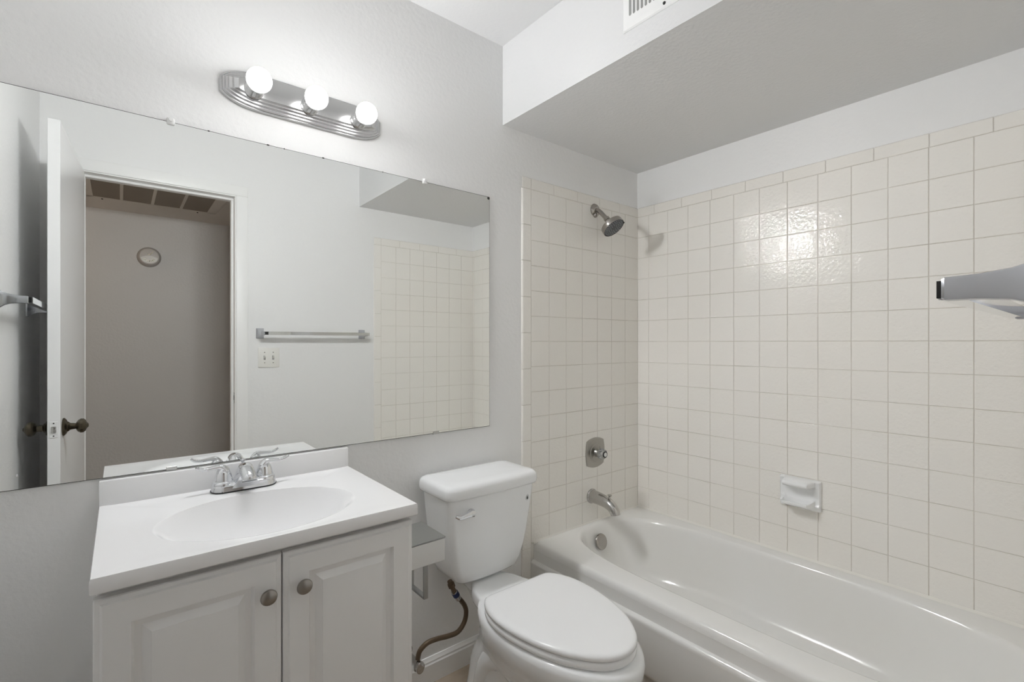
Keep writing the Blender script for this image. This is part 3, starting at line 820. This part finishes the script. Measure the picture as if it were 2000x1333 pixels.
# ------------------------------------------------------------------ tub fittings
TW = -0.0075
sp = thing('tub_spout', 'chrome tub spout with diverter on the tiled wall', 'tub spout', (1.765, TW, 0.47))
mb = MB().lathe([(0, 0.0345), (0.006, 0.035), (0.010, 0.032)], (1.765, TW + 0.0003, 0.510), (0, -1, 0), 28)
mb.tube([(1.765, TW - 0.004, 0.510), (1.765, TW - 0.05, 0.508), (1.765, TW - 0.090, 0.502), (1.765, TW - 0.122, 0.490), (1.765, TW - 0.140, 0.472), (1.765, TW - 0.146, 0.456)], [0.031, 0.029, 0.0265, 0.025, 0.0235, 0.0225], 24)
obj('spout_body', mb, WORN, sp, angle=60)
mb = MB().lathe([(-0.01, 0.004), (0.018, 0.0038), (0.020, 0.006), (0.024, 0.0105), (0.026, 0.010), (0.0265, 0)], (1.765, TW - 0.108, 0.515), (0, -0.15, 1), 16)
obj('diverter_knob', mb, WORN, sp)

va = thing('shower_valve', 'brushed nickel shower valve plate with clear round knob', 'shower valve', (1.790, TW, 0.715))
vx, vz = 1.790, 0.7165
def plate(g, y):
    P = []
    hx, hz, b = 0.060 - g, 0.058 - g, 0.0145
    n = 9
    for k in range(n): t = -1 + 2 * k / (n - 1); P.append((t * hx, hz + b * (1 - t * t)))
    for k in range(1, n): t = 1 - 2 * k / (n - 1); P.append((hx + 0.008 * (1 - t * t), t * hz))
    for k in range(1, n): t = 1 - 2 * k / (n - 1); P.append((t * hx, -hz - b * (1 - t * t)))
    for k in range(1, n - 1): t = -1 + 2 * k / (n - 1); P.append((-hx - 0.008 * (1 - t * t), t * hz))
    return [Vector((vx + x, y, vz + z)) for x, z in P]
mb = MB().rings([plate(0, TW + 0.0003), plate(0, TW - 0.003), plate(0.003, TW - 0.005), plate(0.006, TW - 0.0055)], False, True)
mb.lathe([(0.0, 0.044), (0.0075, 0.044), (0.0095, 0.042), (0.0105, 0.038), (0.009, 0.034), (0.012, 0.020), (0.030, 0.012), (0.031, 0.0)], (vx, TW, vz), (0, -1, 0), 36)
for dx, dz in ((-0.028, -0.022), (0.028, 0.022)): mb.lathe([(0.009, 0.005), (0.0115, 0.0045), (0.0117, 0)], (vx + dx, TW, vz + dz), (0, -1, 0), 12)
obj('escutcheon', mb, PLATEM, va, angle=40)
mb = MB()
rs = []
for d, r, fl in ((0.028, 0.016, 0.0), (0.030, 0.022, 0.04), (0.040, 0.0245, 0.09), (0.052, 0.0235, 0.09), (0.060, 0.020, 0.05), (0.062, 0.015, 0.0)):
    rs.append([Vector((vx + r * (1 + fl * math.cos(8 * 2 * PI * k / 64)) * math.cos(2 * PI * k / 64), TW - d, vz + r * (1 + fl * math.cos(8 * 2 * PI * k / 64)) * math.sin(2 * PI * k / 64))) for k in range(64)])
mb.rings(rs, True, True)
obj('knob', mb, ACRYL, va, angle=60)
mb = MB().lathe([(0.0615, 0.0155), (0.0645, 0.0155), (0.066, 0.014), (0.0655, 0.0105)], (vx, TW, vz), (0, -1, 0), 24)
mb.lathe([(0.0655, 0.0105), (0.067, 0.0095), (0.068, 0.005), (0.0682, 0)], (vx, TW, vz), (0, -1, 0), 24, mi=1)
obj('cap', mb, [BLACK, CHROME], va)

sh = thing('wall_shower', 'brushed nickel shower head on a short angled arm', 'shower head', (1.788, TW, 1.85))
sx = 1.788
mb = MB().lathe([(0, 0.031), (0.003, 0.032), (0.008, 0.029), (0.013, 0.018), (0.014, 0.0105)], (sx, TW + 0.0003, 1.892), (0, -1, 0), 28)
obj('flange', mb, SHOWERM, sh)
mb = MB().tube([(sx, TW, 1.892), (sx, TW - 0.018, 1.890), (sx, TW - 0.036, 1.876), (sx, TW - 0.058, 1.853), (sx, TW - 0.075, 1.836)], 0.0105, 16)
mb.sphere((sx, TW + -0.004, 1.868), 0.013, 16, 10)
obj('arm', mb, SHOWERM, sh, angle=60)
ax = Vector((0.10, -0.62, -0.80)).normalized()
ho = Vector((sx, TW - 0.072, 1.839))
mb = MB().lathe([(-0.002, 0.011), (0.000, 0.0145), (0.012, 0.0145), (0.014, 0.012), (0.018, 0.012), (0.024, 0.018), (0.032, 0.021), (0.036, 0.028), (0.040, 0.048), (0.043, 0.0535), (0.064, 0.0545), (0.067, 0.0530), (0.060, 0.0510)], ho, ax, 40)
head = obj('head', mb, SHOWERM, sh, angle=35)
mb = MB().lathe([(0.061, 0.0508), (0.0650, 0.0505), (0.0660, 0.034), (0.0665, 0.0)], ho, ax, 36)
u = ax.orthogonal().normalized(); v_ = ax.cross(u)
for rr, nn in ((0.044, 26), (0.035, 20), (0.026, 14), (0.016, 8)):
    for k in range(nn):
        t = 2 * PI * k / nn + rr * 40
        mb.lathe([(0.064, 0.0017), (0.0685, 0.0013), (0.0686, 0)], ho + u * (rr * math.cos(t)) + v_ * (rr * math.sin(t)), ax, 8, mi=1)
obj('spray_face', mb, [NOZZLE, NOZTIP], head)
side = (Vector((0.75, -0.5, 0)) - ax * Vector((0.75, -0.5, 0)).dot(ax)).normalized()
mb = MB().lathe([(0.045, 0.004), (0.064, 0.0045), (0.066, 0.003)], ho + ax * 0.056, side, 12)
obj('lever', mb, BLACK, head)

# ------------------------------------------------------------------ soap dish on the long tiled wall
soap = None
mb = MB()
X0 = XR - 0.0070
y0, y1, z0, z1 = -0.722, -0.872, 0.584, 0.706
N = 14
# solid profile (out, z) per cheek and in between
full = [(0, z0), (0.016, z0 + 0.002), (0.050, z0 + 0.016), (0.067, z0 + 0.022), (0.072, z0 + 0.028), (0.070, z0 + 0.034), (0.062, z0 + 0.034), (0.044, z0 + 0.026), (0.030, z0 + 0.026), (0.014, z0 + 0.032), (0.009, z0 + 0.045),
        (0.009, z1 - 0.036), (0.020, z1 - 0.030), (0.056, z1 - 0.028), (0.067, z1 - 0.022), (0.068, z1 - 0.014), (0.060, z1 - 0.006), (0.030, z1 - 0.002), (0.008, z1), (0, z1)]
cheek = [(0, z0), (0.012, z0 + 0.002), (0.017, z0 + 0.014), (0.020, z0 + 0.022), (0.015, z0 + 0.028), (0.015, z0 + 0.036), (0.015, z0 + 0.04), (0.015, z0 + 0.045), (0.015, z0 + 0.05), (0.015, z0 + 0.055), (0.015, z0 + 0.06),
         (0.015, z1 - 0.036), (0.015, z1 - 0.030), (0.016, z1 - 0.026), (0.017, z1 - 0.022), (0.017, z1 - 0.014), (0.021, z1 - 0.006), (0.015, z1 - 0.002), (0.006, z1), (0, z1)]
edge = [(min(o, 0.008) if o > 0 else 0, z0 + (z - z0) * 0.97 + 0.002) for o, z in cheek]
flat = [(0, z) for o, z in edge]
seqs = [(0.0, flat), (0.0, edge), (0.004, cheek), (0.018, cheek), (0.024, [tuple(0.5 * (a + b) for a, b in zip(p, q)) for p, q in zip(cheek, full)]), (0.030, full)]
L = y0 - y1
seq = seqs + [(L - d, p) for d, p in reversed(seqs)]
mb.rings([[Vector((X0 - o, y1 + d, z)) for o, z in p] for d, p in seq], True, True)
tag(obj('soap_dish', mb, PORC, angle=60), 'white ceramic soap dish on the tiled wall above the tub', 'soap dish')

# ------------------------------------------------------------------ towel bars
def towel_bar(name, label, P0, along, out, length, bw=0.0195, so=1.0):
    """P0: wall point below the first post at bar height"""
    A_ = Vector(along); O = Vector(out); UP = Vector((0, 0, 1)); P0 = Vector(P0)
    t = thing(name, label, 'towel bar', P0, None)
    for s in (0, length):
        mb = MB()
        c = P0 + A_ * s
        rs = []
        for d, hz, hw, dz in ((0.0005, 0.030, 0.021, 0), (0.006, 0.029, 0.020, 0), (0.012, 0.025, 0.0155, 0), (0.022, 0.019, 0.012, 0), (0.036, 0.0145, 0.0105, 0.0), (0.058, 0.0118, 0.0102, -0.0005), (0.082, 0.0112, 0.0102, -0.001), (0.0845, 0.0098, 0.0088, -0.001)):
            ring = []
            r = min(0.002, hw * 0.3)
            for sx_, sz_ in ((1, 1), (-1, 1), (-1, -1), (1, -1)):
                pts = [(sx_ * hw, sz_ * (hz - r)), (sx_ * (hw - r * 0.3), sz_ * (hz - r * 0.3)), (sx_ * (hw - r), sz_ * hz)]
                if sx_ * sz_ < 0: pts.reverse()
                ring += pts
            rs.append([c + O * (d * so) + A_ * x + UP * (z + dz) for x, z in ring])
        mb.rings(rs, True, True)
        obj('post', mb, POSTM, t, angle=25)
    def barbox(mb, s0, s1, d0, d1, h, mi=0, bev=0.0012):
        ring = []
        for s in (s0, s1):
            ring.append([P0 + A_ * s + O * (d * so) + UP * z for d, z in ((d0, -h), (d1, -h), (d1, h), (d0, h))])
        mb.rings(ring, True, True, mi)
    mb = MB(); barbox(mb, 0.026, length + 0.018, 0.0725, 0.0920, bw / 2)
    b = obj('bar', mb, CHROME, t, angle=20)
    mb = MB(); barbox(mb, 0.0103, 0.0262, 0.0735, 0.0912, bw / 2 - 0.001)
    obj('end_plug', mb, BLACK, t, angle=20)['label'] = 'black plug at the end of the bar'
    return t
towel_bar('towel_bar', 'chrome towel bar above the light switch, its near end at the photo right edge', (0.633, W, 1.3035), (1, 0, 0), (0, 1, 0), 0.610)
TBX = 0.0
towel_bar('towel_bar', 'chrome towel bar behind the open door, seen at the mirror left edge', (XL, -0.535, 1.383), (0, -1, 0), (1, 0, 0), 0.610, so=0.84)

# ------------------------------------------------------------------ light switch
sw = thing('light_switch', 'white double toggle switch plate beside the door casing, seen in the mirror', 'light switch', (0.68, W, 1.104))
mb = MB().box((0.622, W + 0.0002, 1.104), (0.738, W + 0.006, 1.219), 0.003, 2)
obj('plate', mb, SWITCHM, sw)
for x in (0.657, 0.703):
    mb = MB().box((x - 0.0055, W + 0.0055, 1.149), (x + 0.0055, W + 0.0066, 1.174), 0, mi=1)
    mb.prism([Vector((x - 0.0036, W + 0.006, 1.156)), Vector((x - 0.0036, W + 0.019, 1.169)), Vector((x - 0.0036, W + 0.017, 1.173)), Vector((x - 0.0036, W + 0.006, 1.168))], (0.0072, 0, 0))
    obj('toggle', mb, [SWITCHM, GREYSLOT], sw)
for x in (0.657, 0.703):
    for z in (1.131, 1.192): obj('screw', MB().lathe([(0.005, 0.0032), (0.0072, 0.0028), (0.0073, 0)], (x, W, z), (0, 1, 0), 12), WORN, sw)

# ------------------------------------------------------------------ vent register on the soffit
vent = thing('soffit_vent', 'white vent register high on the soffit face, cut by the photo top edge', 'vent', (XS, -0.77, 2.218))
mb = MB()
VY0, VY1, VZ0, VZ1 = -0.617, -0.925, 2.219, 2.415
rs = []
for i, d in ((0, 0.0003), (0, 0.002), (0.004, 0.006), (0.012, 0.0075), (0.018, 0.0075)):
    rs.append([Vector((XS - d, VY0 - i, VZ0 + i)), Vector((XS - d, VY1 + i, VZ0 + i)), Vector((XS - d, VY1 + i, VZ1 - i)), Vector((XS - d, VY0 - i, VZ1 - i))])
mb.rings(rs, True, True)
obj('frame', mb, TRIM, vent, angle=20)
mb = MB()
for g0, n in ((-0.648, 7), (-0.805, 7)):
    for k in range(n):
        y = g0 - k * 0.0143
        pts = []
        for t in range(9): pts.append((0.0046 * math.cos(PI + PI * t / 8), 2.263 + 0.0046 * math.sin(PI + PI * t / 8)))
        for t in range(9): pts.append((0.0046 * math.cos(PI * t / 8), 2.371 + 0.0046 * math.sin(PI * t / 8)))
        obj('slot', MB().prism([Vector((XS - 0.0072, y + a, z)) for a, z in pts], (-0.0006, 0, 0)), GREYSLOT, vent)
mb = MB().lathe([(0.007, 0.005), (0.0095, 0.004), (0.0096, 0)], (XS, -0.768, 2.232), (-1, 0, 0), 12)
obj('screw', mb, BLACK, vent)

# ------------------------------------------------------------------ hallway things
ther = thing('thermostat', 'round grey thermostat dial on the hallway wall, seen in the mirror', 'thermostat', (0.154, HY, 1.77))
tc_ = Vector((0.154, HY, 1.838))
mb = MB().lathe([(0.0002, 0.068), (0.006, 0.068), (0.012, 0.064), (0.016, 0.058)], tc_, (0, 1, 0), 48)
obj('base_ring', mb, CLOCKM, ther)
mb = MB().lathe([(0.012, 0.059), (0.030, 0.057), (0.036, 0.053), (0.038, 0.046), (0.0385, 0)], tc_, (0, 1, 0), 48)
obj('dial', mb, material('thermostat_face', (0.52, 0.49, 0.455), 0.35), ther)
mb = MB()
arc = [(0.047 * math.cos(t), -0.008 - 0.037 * abs(math.sin(t))) for t in [PI * k / 16 for k in range(17)]]
arc2 = [(-0.047 + 0.094 * k / 12, -0.008 + 0.014 * math.sin(PI * k / 12)) for k in range(1, 12)]
mb.prism([tc_ + Vector((x, 0.0382, z)) for x, z in arc + arc2], (0, 0.0012, 0))
obj('scale_window', mb, material('thermostat_window', (0.72, 0.70, 0.66), 0.1, coat=1.0), ther)
def mark(pts): return MB().prism([tc_ + Vector((x, 0.0384, z)) for x, z in pts], (0, 0.0009, 0))
obj('pointer', mark([(0.0215, 0.0325), (0.0185, 0.0345), (0.0030, 0.0150), (-0.0110, 0.0185), (-0.0120, 0.0145), (0.0055, 0.0095)]), BRASS, ther)
for k in range(-3, 4):
    a = -PI / 2 + k * 0.32
    c_, s_ = math.cos(a), math.sin(a)
    obj('scale_mark', MB().prism([tc_ + Vector((c_ * r - s_ * t, 0.0392, s_ * r + c_ * t)) for r, t in ((0.026, -0.0018), (0.037, -0.0018), (0.037, 0.0018), (0.026, 0.0018))], (0, 0.0009, 0)), BRASS, ther)

gr = thing('hall_return_grille', 'return air grille with four dark panels in the hallway ceiling, seen in the mirror', 'ceiling grille', (0.16, -2.04, HZ))
mb = MB()
GX0, GX1, GY0, GY1 = -0.20, 0.51, -2.27, -1.80
Zg = HZ - 0.005
mb.box((GX0, GY0, Zg), (GX1, GY0 + 0.022, HZ), 0.002, 1)
mb.box((GX0, GY1 - 0.022, Zg), (GX1, GY1, HZ), 0.002, 1)
xs_ = [GX0, -0.134, 0.003, 0.155, 0.305, GX1 - 0.05]
mb.box((GX0, GY0, Zg), (-0.125, GY1, HZ), 0.002, 1)
for x in (0.006, 0.158, 0.308): mb.box((x - 0.009, GY0, Zg), (x + 0.009, GY1, HZ), 0.002, 1)
mb.box((0.452, GY0, Zg), (GX1, GY1, HZ), 0.002, 1)
obj('frame', mb, HALLC, gr)
mb = MB().box((-0.126, GY0 + 0.02, HZ - 0.004), (0.453, GY1 - 0.02, HZ - 0.001))
obj('filter', mb, GRILLE, gr, smooth=False)
for x, y in ((-0.085, GY0 + 0.006), (0.40, GY0 + 0.006)):
    obj('screw', MB().lathe([(0.010, 0.005), (0.014, 0.004), (0.0141, 0)], (x, y, HZ), (0, 0, -1), 10), BLACK, gr)
